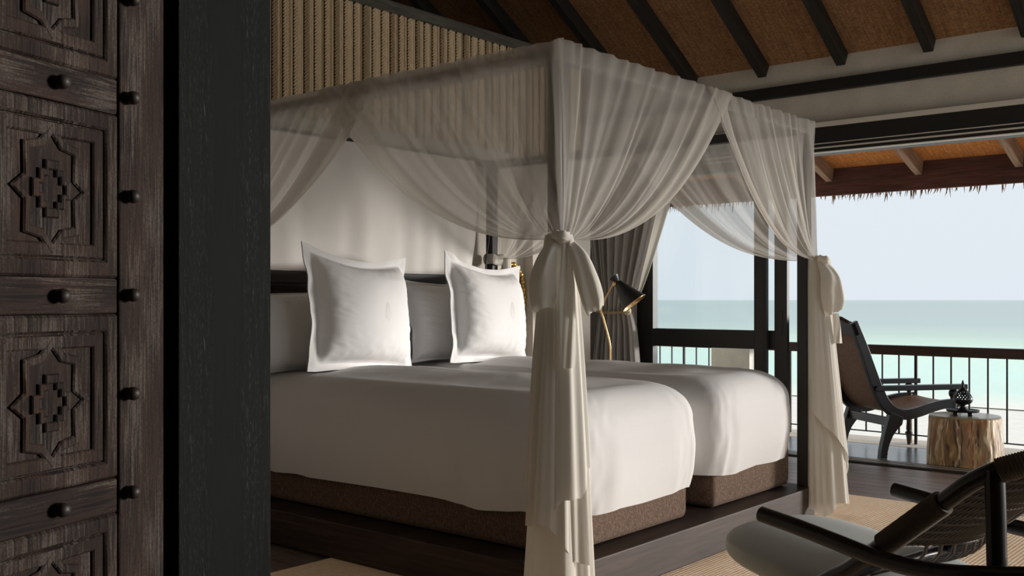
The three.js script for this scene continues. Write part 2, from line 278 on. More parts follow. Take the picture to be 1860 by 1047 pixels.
/* ---------- floor, walls, ceiling ---------- */
const XW = 7.27, ZB = -4.62, XF = 1.272, ZS = 3.2;
{
  const floor = struct('floor', 'dark brown polished plank floor of the bedroom', bx(-1.6, XW + 0.15, -0.2, -0.012, -7.6, ZS + 0.15, 'z', 0), M.floor2, 'floor');
  const geos = {}; let c = 0;
  for (let x = 1.30; x < XW - 0.13; x += 0.127, c++) {
    let z = -4.5 + ((c * 37) % 10) * 0.11 - 1.0;
    while (z < 0.6) {
      const len = [1.5, 1.8, 1.2][(c + Math.round(z * 10) + 200) % 3], key = len; geos[key] ??= bx(-0.0631, 0.0631, -0.014, 0, 0, len - 0.001, 'z', 0.0008);
      const m = part(floor, 'plank', geos[key], rnd() < 0.5 ? M.floor : M.floor2); m.position.set(x + 0.0635, 0, z); z += len;
    }
  }
  // threshold with the sliding tracks
  const th = struct('trim_1', 'flush metal threshold track of the sliding doors', null, null, 'threshold'); th.userData.label = 'dark threshold with two pale metal tracks under the sliding doors';
  part(th, 'sill', bx(XW - 0.03, XW + 0.16, -0.2, 0.004, -4.75, ZS, 'z', 0.002), M.darkWood);
  for (const x of [XW + 0.02, XW + 0.09]) part(th, 'track', bx(x, x + 0.008, 0.002, 0.007, -4.75, ZS, 'z', 0.001), M.alu);

  // entrance wall with the door opening (z -1.727 .. 0.45)
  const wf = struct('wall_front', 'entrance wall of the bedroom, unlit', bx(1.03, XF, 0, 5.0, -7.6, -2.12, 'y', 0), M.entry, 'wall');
  part(wf, 'panel', bx(1.03, XF, 2.7, 5.0, -2.12, ZS, 'y', 0), M.cream); part(wf, 'panel', bx(1.03, XF, 0, 2.7, 0.45, ZS, 'y', 0), M.cream);
  const jamb = struct('trim_2', 'near-black door jamb with fine pale scratches', null, null, 'door jamb');
  part(jamb, 'jamb_lining', bx(1.062, XF + 0.004, 0, 2.7, -2.125, -1.727, 'y', 0.004), M.jamb);
  part(jamb, 'door_stop', bx(1.012, 1.062, 0, 2.7, -2.125, -1.752, 'y', 0.003), M.black);
  // vestibule shell round the camera
  const ve = struct('wall_vestibule', 'dark walls of the entrance lobby', bx(-1.6, -1.45, 0, 2.7, -2.6, 1.35, 'y', 0), M.vestibule, 'wall');
  part(ve, 'panel', bx(-1.6, 1.03, 0, 2.7, -2.6, -2.45, 'y', 0), M.vestibule); part(ve, 'panel', bx(-1.6, 1.03, 0, 2.7, 1.2, 1.35, 'y', 0), M.vestibule); part(ve, 'lobby_ceiling', bx(-1.6, 1.03, 2.7, 2.85, -2.6, 1.35, 'x', 0), M.vestibule);

  // side and far walls (outside the frame)
  const wr = struct('wall_right', 'side wall of the bedroom with an unseen wide opening added to let in more daylight', bx(1.03, XW + 0.15, 0, 0.3, ZS, ZS + 0.15, 'y', 0), M.cream, 'wall');  // the opening is added out of view to brighten the room
  part(wr, 'panel', bx(1.03, XW + 0.15, 4.4, 6, ZS, ZS + 0.15, 'y', 0), M.cream); part(wr, 'panel', bx(1.03, 1.8, 0.3, 4.4, ZS, ZS + 0.15, 'y', 0), M.cream); part(wr, 'corner_post', bx(7.2, XW + 0.15, 0.3, 4.4, ZS, ZS + 0.15, 'y', 0), M.cream);
  struct('wall_light_block', 'unseen wall added beside the entrance opening to keep light off the door', bx(XF, 2.4, 0, 4.4, 0.47, 0.6, 'y', 0), M.vestibule, 'wall');  // added out of view to block side light from the carved door
  struct('wall_far', 'far wall behind the partition', bx(-1.6, XW + 0.15, 0, 6, -7.6, -7.45, 'y', 0), M.cream, 'wall');
  // sea wall: the solid part behind the grey curtain, and the band above the doors
  const ws = struct('wall_sea', 'cream wall band above the sliding doors', bx(XW, XW + 0.15, 2.455, 3.08, -7.45, ZS, 'z', 0), M.cream, 'wall');
  part(ws, 'panel', bx(XW, XW + 0.15, 0, 2.46, -7.45, -4.76, 'y', 0), M.cream);
  const tb = struct('trim_3', 'thin black beam crossing the cream wall above the doors', bx(XW - 0.05, XW, 2.718, 2.805, -7.45, ZS, 'z', 0.004), M.black, 'beam');
  const lg = struct('trim_4', 'narrow pale ledge on top of the black door header', bx(XW - 0.075, XW, 2.452, 2.49, -7.45, ZS, 'z', 0.004), M.ledge, 'ledge');
  const hd = struct('trim_5', 'black header over the sliding doors with pale track lines', bx(XW - 0.065, XW + 0.16, 2.335, 2.452, -4.76, ZS, 'z', 0.003), M.black, 'door header');
  part(hd, 'track_box', bx(XW - 0.055, XW + 0.16, 2.272, 2.335, -4.76, ZS, 'z', 0.002), M.black);
  part(hd, 'bead', bx(XW - 0.068, XW - 0.055, 2.328, 2.334, -4.76, ZS, 'z', 0.001), M.ledge); part(hd, 'bead', bx(XW - 0.064, XW - 0.055, 2.294, 2.306, -4.76, ZS, 'z', 0.001), M.ledge); part(hd, 'bead', bx(XW - 0.062, XW + 0.0, 2.266, 2.272, -4.76, ZS, 'z', 0.001), M.ledge);

  // partition behind the bed: plaster below, braided rope panel above, grey-green top board
  const wb = struct('wall_back', 'cream partition wall behind the bed topped by a panel of braided rope', bx(XF, 6.3, 0, 2.945, ZB - 0.16, ZB - 0.03, 'y', 0), M.plaster, 'wall');
  part(wb, 'plaster_panel', bx(XF, 6.3, 0, 2.225, ZB - 0.03, ZB, 'y', 0.002), M.plaster);
  part(wb, 'pilaster', bx(5.60, 6.3, 0, 2.225, ZB, ZB + 0.08, 'y', 0.004), M.plaster);
  part(wb, 'top_board', bx(XF, 6.34, 2.945, 3.012, ZB - 0.2, ZB + 0.035, 'x', 0.004), M.board);
  // braids and cords
  const lobes = []; const lobe = new THREE.SphereGeometry(1, 7, 5), H0 = 2.225, H1 = 2.945;
  for (let y = H0 - 0.01; y < H1; y += 0.0195) for (const s of [-1, 1]) { const g = lobe.clone(); g.scale(0.0062, 0.019, 0.0085); g.rotateZ(s * 0.62); g.translate(s * 0.0082, y + (s > 0 ? 0.004 : 0), 0.010); lobes.push(g); }
  const braid = mergeGeometries(lobes);
  const rad = (t) => 0.0072 + 0.0016 * Math.sin(t * 78 * Math.PI * 2), cord = rod([V(0, H0, 0.006), V(0, (H0 + H1) / 2, 0.006), V(0, H1, 0.006)], rad, { n: 234, k: 6 });
  const strip = bx(-0.036, 0.036, H0, H1, -0.03, -0.002, 'y', 0);
  for (let i = 0; i < 54; i++) {
    const x = 2.344 + i * 0.0735, g = part(wb, 'rope_strip', strip, M.ropeBack); g.position.set(x, 0, ZB);
    const b = part(g, 'braid', braid, i % 3 ? M.rope : M.ropeDark); b.position.x = -0.016;
    for (const dx of [0.0095, 0.0245]) { const c2 = part(g, 'cord', cord, (i + (dx > 0.02 ? 1 : 0)) % 4 ? M.rope : M.ropeDark); c2.position.x = dx; }
  }

  // sloping ceiling, matting and rafters
  const slope = 0.58, ang = Math.atan(slope), xr = 2.6, yr = 2.98 + (XW - xr) * slope;
  const ceil = struct('ceiling', 'dark woven matting ceiling sloping down to the sea wall on black rafters', null, null, 'ceiling');
  const L = Math.hypot(XW - xr, (XW - xr) * slope);
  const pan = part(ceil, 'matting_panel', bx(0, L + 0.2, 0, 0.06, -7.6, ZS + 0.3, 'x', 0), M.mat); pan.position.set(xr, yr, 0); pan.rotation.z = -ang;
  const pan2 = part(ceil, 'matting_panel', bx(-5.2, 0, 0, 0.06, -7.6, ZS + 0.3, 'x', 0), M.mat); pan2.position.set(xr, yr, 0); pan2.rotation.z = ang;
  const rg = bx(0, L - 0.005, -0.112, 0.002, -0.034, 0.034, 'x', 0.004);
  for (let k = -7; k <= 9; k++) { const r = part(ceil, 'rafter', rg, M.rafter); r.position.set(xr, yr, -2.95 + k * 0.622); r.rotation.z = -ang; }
}

/* ---------- carved door ---------- */
{
  const d = struct('door_1', 'old carved wooden door leaf with star panels and round studs, standing open', null, null, 'door'); d.position.set(1.0217, 0, -1.716); d.rotation.y = 17.5 * Math.PI / 180;
  const T = -0.055;
  part(d, 'board', bx(-0.80, 0.0, 0.01, 2.4, T, -0.012, 'y', 0.003), M.door);
  part(d, 'stile', bx(-0.1125, 0.0, 0.01, 2.4, T + 0.01, 0.006, 'y', 0.005, 0.37), M.door); part(d, 'stile', bx(-0.80, -0.6695, 0.01, 2.4, T + 0.01, 0.006, 'y', 0.005, 0.61), M.door);
  const cx = -0.253, hw = 0.139, P = 0.349;
  const rect = (w, h) => [[-w, -h], [w, -h], [w, h], [-w, h]];
  const ringA = metric(extrude(poly(rect(hw, hw), [rect(hw - 0.022, hw - 0.022).reverse()]), 0.010, 0.004), 'y'), ringB = metric(extrude(poly(rect(0.108, 0.108), [rect(0.090, 0.090).reverse()]), 0.005, 0.003), 'y');
  const S = [[0, 0.105], [0.0227, 0.078], [0.054, 0.071], [0.053, 0.019], [0.077, 0]], star = [...S, ...S.slice(0, 4).reverse().map(([x, y]) => [x, -y]), ...S.slice(1).map(([x, y]) => [-x, -y]), ...S.slice(1, 4).reverse().map(([x, y]) => [-x, y])];
  const sc = (pts, k) => pts.map(([x, y]) => [x * k, y * k]);
  const starRing = metric(extrude(poly(star, [sc(star, 0.87).reverse()]), 0.006, 0.0028), 'y'), starField = metric(extrude(poly(sc(star, 0.86)), 0.0015, 0.001), 'y', 0.5);
  const Q = [[0.0126, 0.045], [0.0126, 0.030], [0.025, 0.030], [0.025, 0.013], [0.038, 0.013]], cross = [...Q, ...[...Q].reverse().map(([x, y]) => [x, -y]), ...Q.map(([x, y]) => [-x, -y]), ...[...Q].reverse().map(([x, y]) => [-x, y])];
  const crossRing = metric(extrude(poly(cross, [sc(cross, 0.74).reverse()]), 0.005, 0.0022), 'y');
  const dome = lathe([[0.0001, 0.024], [0.006, 0.0232], [0.0105, 0.019], [0.0122, 0.013], [0.0115, 0.006], [0.0095, 0.002], [0.0128, -0.002]], 16); dome.rotateX(Math.PI / 2);
  for (const col of [0, 1]) for (let k = -3; k <= 2; k++) {
    const y = 1.356 + k * P + 0.0, x = cx - col * (2 * hw + 0.004); if (y < 0.1 || y > 2.3) continue;
    const pan = part(d, 'panel', bx(-hw + 0.012, hw - 0.012, -hw + 0.012, hw - 0.012, -0.02, -0.006, 'y', 0.002, k * 0.31 + col), M.door); pan.position.set(x, y, 0);
    part(pan, 'outer_moulding', ringA, M.door).position.z = -0.012; part(pan, 'inner_moulding', ringB, M.door).position.z = -0.008;
    part(pan, 'star_field', starField, M.door).position.z = -0.007; part(pan, 'star', starRing, M.door).position.z = -0.008; part(pan, 'stepped_cross', crossRing, M.door).position.z = -0.006;
    part(pan, 'crack', bx(0.0165, 0.0178, -hw + 0.02, hw - 0.02, -0.008, -0.0052, 'y', 0), M.black);
    const rail = part(d, 'rail', bx(-hw, hw, -0.031, 0.031, -0.03, 0.004, 'x', 0.005, k * 0.43 + col), M.door); rail.position.set(x, y + P / 2, 0);
    part(rail, 'stud', dome, M.stud).position.set(0.006, 0, 0.004);
  }
  for (let k = -7; k <= 5; k++) part(d, 'stud', dome, M.stud).position.set(-0.092, 1.358 + k * P / 2, 0.006);
}

/* ---------- sliding doors ---------- */
{
  const w1 = struct('window_1', 'fixed sliding door leaf with a low black mid rail and clear glass', null, null, 'glass door');
  const y1 = 2.272, x0 = XW + 0.005, x1 = XW + 0.05;
  part(w1, 'stile', bx(x0, x1, 0.012, y1, -4.76, -4.60, 'y', 0.003), M.frame); part(w1, 'stile', bx(x0, x1, 0.012, y1, -3.675, -3.572, 'y', 0.003), M.frame);
  part(w1, 'rail', bx(x0, x1, 0.79, 0.935, -4.60, -3.675, 'z', 0.003), M.frame); part(w1, 'rail', bx(x0, x1, 0.012, 0.14, -4.60, -3.675, 'z', 0.003), M.frame); part(w1, 'rail', bx(x0, x1, 2.19, y1, -4.60, -3.675, 'z', 0.003), M.frame);
  part(w1, 'pane', bx(x0 + 0.018, x0 + 0.024, 0.935, 2.19, -4.60, -3.675, 'y', 0), M.glass); part(w1, 'pane', bx(x0 + 0.018, x0 + 0.024, 0.14, 0.79, -4.60, -3.675, 'y', 0), M.glass);
  part(w1, 'bead', bx(x0 - 0.006, x0 + 0.002, 0.012, y1, -3.592, -3.575, 'y', 0.002), M.post);
  const w2 = struct('window_2', 'second sliding leaf stacked behind the first with a recessed pull', null, null, 'glass door');
  const a0 = XW + 0.07, a1 = XW + 0.115;
  part(w2, 'stile', bx(a0, a1, 0.012, y1, -3.535, -3.43, 'y', 0.003), M.frame); part(w2, 'stile', bx(a0, a1, 0.012, y1, -4.74, -4.62, 'y', 0.003), M.frame);
  part(w2, 'rail', bx(a0, a1, 0.79, 0.935, -4.62, -3.535, 'z', 0.003), M.frame); part(w2, 'rail', bx(a0, a1, 0.012, 0.14, -4.62, -3.535, 'z', 0.003), M.frame); part(w2, 'rail', bx(a0, a1, 2.19, y1, -4.62, -3.535, 'z', 0.003), M.frame);
  part(w2, 'pane', bx(a0 + 0.018, a0 + 0.024, 0.935, 2.19, -4.62, -3.535, 'y', 0), M.glass); part(w2, 'pane', bx(a0 + 0.018, a0 + 0.024, 0.14, 0.79, -4.62, -3.535, 'y', 0), M.glass);
  part(w2, 'handle', bx(a0 - 0.008, a0 + 0.002, 0.90, 1.09, -3.505, -3.465, 'y', 0.003), M.post);
}

/* ---------- porch: deck, roof, railing ---------- */
{
  const dk = struct('floor_balcony', 'dark slate balcony floor with an edge strip coloured pale as if sunlit', bx(XW + 0.16, 8.35, -0.25, -0.02, -7.6, 6, 'z', 0.002), M.slate, 'balcony floor');
  part(dk, 'sun_painted_strip', bx(8.35, 8.82, -0.27, -0.018, -7.6, 6, 'z', 0.004), M.stone, 'deck edge with sunlight painted into its pale colour');  // sunlit edge of the deck, painted in as a pale strip
  part(dk, 'support_wall', bx(7.3, 8.7, -2.9, -0.25, -7.6, 6, 'y', 0), M.stone);
  const pr = struct('ceiling_porch', 'porch roof of orange matting on brown rafters behind a maroon fascia', null, null, 'porch roof');
  // roof plane falls from the sea wall to the fascia at x = 9.0
  const xa = XW + 0.15, ya = 2.86, xb = 9.02, yb = 2.372, A = Math.atan((ya - yb) / (xb - xa)), Lr = Math.hypot(xb - xa, ya - yb), z0 = -7.6, z1 = 0.9;
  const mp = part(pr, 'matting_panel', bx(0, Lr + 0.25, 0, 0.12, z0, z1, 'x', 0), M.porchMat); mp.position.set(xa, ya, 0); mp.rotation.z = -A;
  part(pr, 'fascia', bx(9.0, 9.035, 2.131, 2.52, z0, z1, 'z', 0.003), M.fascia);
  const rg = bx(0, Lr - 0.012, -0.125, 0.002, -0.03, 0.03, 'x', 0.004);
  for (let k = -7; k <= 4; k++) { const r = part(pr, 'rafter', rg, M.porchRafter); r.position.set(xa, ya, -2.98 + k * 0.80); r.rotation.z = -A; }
  // thatch: a layer of straw on the roof and the ragged tips that hang below the fascia
  const tips = []; rs = 777;
  for (let i = 0; i < 620; i++) {
    const z = -7.5 + i * 0.0134 + rr(-0.02, 0.02); if (rnd() > 0.28 + 0.5 * clamp(0.5 + 1.6 * noise(z * 2.3, 9.7))) continue; const cl = 0.5 + 0.9 * noise(z * 1.9, 3.1), len = (0.025 + 0.03 * rnd() + (rnd() < 0.3 ? 0.07 * Math.max(0, cl) * (0.5 + rnd()) : 0)), w = rr(0.004, 0.009), dz = rr(-0.02, 0.02);
    tips.push(rod([V(9.06 + rr(0, 0.03), 2.2, z), V(9.06 + rr(0, 0.03), 2.135, z + dz * 0.3), V(9.06, 2.135 - len, z + dz)], (t) => w * (1 - 0.85 * sstep(0.5, 1, t)), { n: 4, k: 4 }));
  }
  const tp = part(pr, 'thatch_fringe', mergeGeometries(tips), M.straw, 'ragged straw thatch tips hanging under the fascia'); tp.userData.kind = 'stuff';
  part(pr, 'thatch_edge', bx(9.04, 9.12, 2.17, 2.62, z0, z1, 'z', 0.01), M.straw);

  const r = thing('balcony_railing', 'brown wooden handrail on thin black balusters along the balcony edge', 'railing', [8.548, -0.02, -2.86], -3.0 * Math.PI / 180);
  part(r, 'handrail', bx(-0.045, 0.045, 0.735, 0.815, -3.6, 4.6, 'z', 0.006), M.railWood, 'reddish brown handrail');
  part(r, 'bottom_rail', bx(-0.006, 0.006, 0.072, 0.082, -3.6, 4.6, 'z', 0.001), M.black);
  const bg = bx(-0.005, 0.005, 0.076, 0.74, -0.0065, 0.0065, 'y', 0.001), pg = bx(-0.008, 0.008, 0, 0.74, -0.012, 0.012, 'y', 0.001);
  for (let k = -25; k <= 32; k++) { const b = part(r, k % 8 === 0 ? 'post' : 'baluster', k % 8 === 0 ? pg : bg, M.black); b.position.z = k * 0.1415; }

  const pl = thing('plinth', 'beige stone plinth seen through the lower door pane beside the railing', 'plinth', [8.43, -0.02, -4.44]);
  part(pl, 'plinth_block', bx(-0.06, 0.06, 0, 0.80, -0.22, 0.10, 'y', 0.006), M.stone); part(pl, 'corner_strip', bx(-0.066, 0.05, 0, 0.80, 0.10, 0.17, 'y', 0.006), M.stone);
  const bp = thing('bamboo_post', 'short tan ringed post behind the lounge chair', 'post', [8.62, -0.018, -2.93]);
  part(bp, 'cane_stem', lathe([[0, 0], [0.017, 0], [0.016, 0.05], [0.018, 0.055], [0.016, 0.06], [0.0155, 0.11], [0.0175, 0.115], [0.0155, 0.12], [0.015, 0.2], [0, 0.2]], 14), std({ color: lin(0.55, 0.36, 0.18), roughness: 0.7 }));
}

/* ---------- rug ---------- */
{
  const r = thing('jute_rug', 'large woven jute rug under the bed platform and armchair', 'rug', [0, 0, 0]);
  part(r, 'rug_field', bx(1.95, 5.92, 0.001, 0.015, -3.57, 1.0, 'z', 0.004), M.jute);
}

/* ---------- bed ---------- */
const TOP = 0.80, BX0 = 2.955, BX1 = 5.2, BZ0 = -4.57, BZ1 = -2.27, PF = 0.178;
{
  const b = thing('canopy_bed', 'dark wooden four-poster bed frame on a low platform', 'bed');
  part(b, 'platform', bx(BX0, BX1, 0.016, PF, BZ0, BZ1, 'x', 0.006), M.bedWood);
  const pw = 0.029;
  for (const [x, z] of [[3.0, -2.31], [5.165, -2.315], [3.0, -4.53], [5.15, -4.53]]) part(b, 'post', bx(x - pw, x + pw, PF, 2.115, z - pw, z + pw, 'y', 0.004), M.post);
  part(b, 'canopy_rail', bx(3.027, 5.138, 2.06, 2.11, -2.335, -2.287, 'x', 0.003), M.post); part(b, 'canopy_rail', bx(3.027, 5.123, 2.06, 2.11, -4.555, -4.507, 'x', 0.003), M.post);
  part(b, 'canopy_rail', bx(2.976, 3.024, 2.06, 2.11, -4.503, -2.337, 'z', 0.003), M.post); part(b, 'canopy_rail', bx(5.133, 5.181, 2.06, 2.11, -4.503, -2.342, 'z', 0.003), M.post);
  const hb = part(b, 'headboard', bx(3.027, 5.123, PF, 1.27, -4.545, -4.515, 'x', 0.004), M.darkWood);
  part(hb, 'top_rail', bx(3.027, 5.123, 1.265, 1.335, -4.56, -4.475, 'x', 0.006), M.post); part(hb, 'moulding', bx(3.027, 5.123, 1.248, 1.265, -4.53, -4.478, 'x', 0.004), M.darkWood);
  part(hb, 'inset_panel', bx(3.06, 5.09, 0.5, 1.235, -4.52, -4.503, 'x', 0.004), std({ map: tTweed, color: lin(0.36, 0.22, 0.15), roughness: 0.8 }));

  const bed = (x0, x1, label) => {
    const t = thing('bed_base', label, 'bed base');
    part(t, 'upholstered_box', bx(x0, x1, PF + 0.001, 0.50, -4.44, -2.375, 'y', 0.035), M.tweed); part(t, 'mattress', bx(x0 + 0.01, x1 - 0.01, 0.50, 0.74, -4.44, -2.39, 'y', 0.06), M.white);
    return t;
  };
  bed(3.095, 4.06, 'brown tweed bed base nearer the carved door'); bed(4.285, 5.13, 'brown tweed bed base nearer the sliding doors');

  // duvets: rings round a rounded rectangle, from the hem up and in to the crown
  const duvet = (x0, x1, z0, z1, top, hem, seed) => {
    const cx = (x0 + x1) / 2, cz = (z0 + z1) / 2, a = (x1 - x0) / 2, bb = (z1 - z0) / 2, NP = 260, prof = [];
    const rho = 0.165, m = Math.min(a, bb);
    for (let i = 0; i <= 14; i++) { const t = i / 14; prof.push([-0.018 * Math.sin(t * Math.PI) + 0.012 * (1 - t), lerp(hem, top - rho, t), 1]); }
    for (let i = 1; i <= 14; i++) { const q = i / 14 * Math.PI / 2; prof.push([rho * (1 - Math.cos(q)), top - rho + rho * Math.sin(q), 1]); }
    for (let i = 1; i <= 12; i++) { const t = i / 12; prof.push([lerp(rho, m - 0.002, t), top + 0.028 * sstep(0, 1, t), 1 - t]); }
    return sheet(NP, prof.length - 1, (u, v) => {
      const [inset, h] = prof[Math.round(v * (prof.length - 1))], th = u * Math.PI * 2, n = lerp(7, 2.6, clamp(inset / m)), A = a - inset, B = bb - inset, c = Math.cos(th), s = Math.sin(th);
      let x = cx + A * Math.sign(c) * Math.pow(Math.abs(c), 2 / n), z = cz + B * Math.sign(s) * Math.pow(Math.abs(s), 2 / n), y = h;
      const low = sstep(top - 0.1, hem, h), ox = x - cx, oz = z - cz, ol = Math.hypot(ox, oz) || 1;
      const per = th * 9, w = 0.010 * noise(x * 5 + seed, h * 2.2, z * 5) + 0.007 * low * noise(x * 14 + seed, h * 1.2, z * 14) + 0.0025 * noise(x * 26, h * 9 + seed, z * 26);
      const edgeX = Math.abs(ox) / a > Math.abs(oz) / bb;
      x += (edgeX ? Math.sign(ox) : 0.2 * ox / ol) * w * 1.6; z += (edgeX ? 0.2 * oz / ol : Math.sign(oz)) * w * 1.6;
      if (h >= top - rho - 0.001) y = lerp(y, Math.max(y, top), 1 - sstep(0.1, 0.3, z - z0));
      if (inset > rho) y += 0.012 * noise(x * 2.6 + seed, z * 2.6, 5) + 0.002 * noise(x * 11, z * 11, seed);
      y += (1 - sstep(hem, hem + 0.12, h)) * 0.022 * noise(x * 4.2 + seed, z * 4.2, 2);
      return V(x, y, z);
    }, 4, 1.2);
  };
  const dv = (geo, label) => { const t = thing('duvet', label, 'duvet'); part(t, 'duvet_cover', geo, M.duvet); };
  dv(duvet(3.035, 4.14, -4.46, -2.30, TOP + 0.005, 0.335, 1.3), 'smooth white duvet on the bed nearer the carved door');
  dv(duvet(4.165, 5.185, -4.46, -2.33, TOP + 0.005, 0.34, 7.9), 'smooth white duvet on the bed nearer the sliding doors');
}

/* ---------- pillows ---------- */
{
  const pillowPoint = (u, v, side, o) => {
    const fl = o.flange / o.h, A = 1 + fl, uu = u * A, vv = v * A, cu = clamp(Math.abs(uu)), cv = clamp(Math.abs(vv));
    const puff = Math.pow(Math.max(0, (1 - Math.pow(cu, 3.6)) * (1 - Math.pow(cv, 3.6))), 0.55);
    const pinch = 1 - 0.055 * (1 - vv * vv) * Math.pow(cu, 4), pinch2 = 1 - 0.05 * (1 - Math.min(1, uu * uu)) * Math.pow(cv, 4);
    let x = uu * o.w * pinch, y = vv * o.h * pinch2, z = side * (0.003 + o.t * puff * (side > 0 ? 1 : 0.55));
    const e = Math.max(Math.abs(uu), Math.abs(vv)); z += 0.012 * sstep(0.95, A, e) * noise(uu * 2.2 + o.seed, vv * 2.2, 1) * 2;
    const wr = 0.006 * noise(uu * 1.6 + o.seed, vv * 1.7, 4) + 0.004 * noise(uu * 7 + o.seed, vv * 7, 8) * sstep(0.2, 0.95, e);
    z += wr * (e < 1 ? 1 : 0.3) + 0.0035 * noise(uu * 2.5 + o.seed, vv * 15 + uu * 6, 3) * sstep(0.3, 0.85, Math.abs(uu)) * (1 - sstep(0.98, 1.02, e)) + 0.003 * noise(uu * 15 - vv * 5, vv * 2.5 + o.seed, 5) * sstep(0.4, 0.9, Math.abs(vv)) * (1 - sstep(0.98, 1.02, e)); z += 0.0035 * Math.sin((uu - vv) * 16 + o.seed) * sstep(0.55, 0.9, cu * cv) * (1 - sstep(0.9, 1.0, e)); 
    if (o.sagTop) y -= o.sagTop * (1 - uu * uu) * sstep(0.2, 1, vv);
    return V(x, y, z);
  };
  const pillowGeo = (o) => mergeGeometries([1, -1].map((s) => sheet(64, 64, (a, b) => pillowPoint((s > 0 ? 1 : -1) * (a * 2 - 1), b * 2 - 1, s, o), 1, 1)));
  // embroidered tree motif: fine raised thread branches that follow the pillow's front
  const tree = (o) => {
    const br = [], on = (x, y) => { const p = pillowPoint(x / o.w / (1 + o.flange / o.h), y / o.h / (1 + o.flange / o.h), 1, o); return p; }, X = o.mx, Y = o.my;
    const line = (pts) => br.push(rod(pts.map(([x, y]) => on(X + x, Y + y)), 0.0007, { n: 8, k: 5 }));
    line([[0, -0.06], [0.001, -0.02], [0, 0.02], [0.001, 0.062]]);
    for (const [y, w, h] of [[-0.045, 0.028, 0.03], [-0.030, 0.031, 0.035], [-0.014, 0.027, 0.034], [0.002, 0.022, 0.032], [0.018, 0.016, 0.028], [0.034, 0.009, 0.02]]) for (const s of [-1, 1]) {
      line([[0, y], [s * w * 0.55, y + h * 0.4], [s * w, y + h * 0.95]]); line([[s * w * 0.45, y + h * 0.33], [s * w * 0.55, y + h * 0.75], [s * w * 0.6, y + h * 1.05]]); line([[s * w * 0.6, y + h * 0.47], [s * w * 0.95, y + h * 0.5], [s * w * 1.15, y + h * 0.65]]);
    }
    return mergeGeometries(br);
  };
  const put = (label, o, pos, rot, emb) => {
    const t = thing('pillow', label, 'pillow', pos, 0); t.rotation.set(...rot); part(t, 'pillowcase', pillowGeo(o), M.white);
    if (emb) part(t, 'embroidered_tree', tree(o), M.thread, 'small tree motif stitched in pale thread'); return t;
  };
  const y0 = TOP + 0.02;
  put('big square white pillow with a flat flange standing on the bed nearer the carved door', { w: 0.355, h: 0.278, t: 0.14, flange: 0.045, seed: 2.2, sagTop: 0.035, mx: 0.055, my: -0.02 }, [3.605, y0 + 0.292, -4.10], [-0.15, 0.15, -0.045], true);
  put('big square white pillow with a flat flange standing on the bed nearer the sliding doors', { w: 0.35, h: 0.275, t: 0.135, flange: 0.045, seed: 9.4, sagTop: 0.035, mx: 0.07, my: -0.01 }, [4.61, y0 + 0.28, -4.09], [-0.15, 0.15, -0.06], true);
  put('white pillow leaning on the headboard, half hidden behind the black door jamb', { w: 0.34, h: 0.205, t: 0.10, flange: 0.01, seed: 4.1 }, [3.30, y0 + 0.19, -4.29], [-0.26, 0, 0.02]);
  put('white pillow leaning on the headboard between the two big square ones', { w: 0.33, h: 0.225, t: 0.085, flange: 0.02, seed: 6.6 }, [4.46, y0 + 0.225, -4.27], [-0.26, 0.02, -0.02]);
  put('shaded white pillow tight against the headboard behind the middle one', { w: 0.33, h: 0.215, t: 0.05, flange: 0.005, seed: 8.8 }, [4.40, y0 + 0.215, -4.385], [-0.16, 0.0, 0.0]);
}

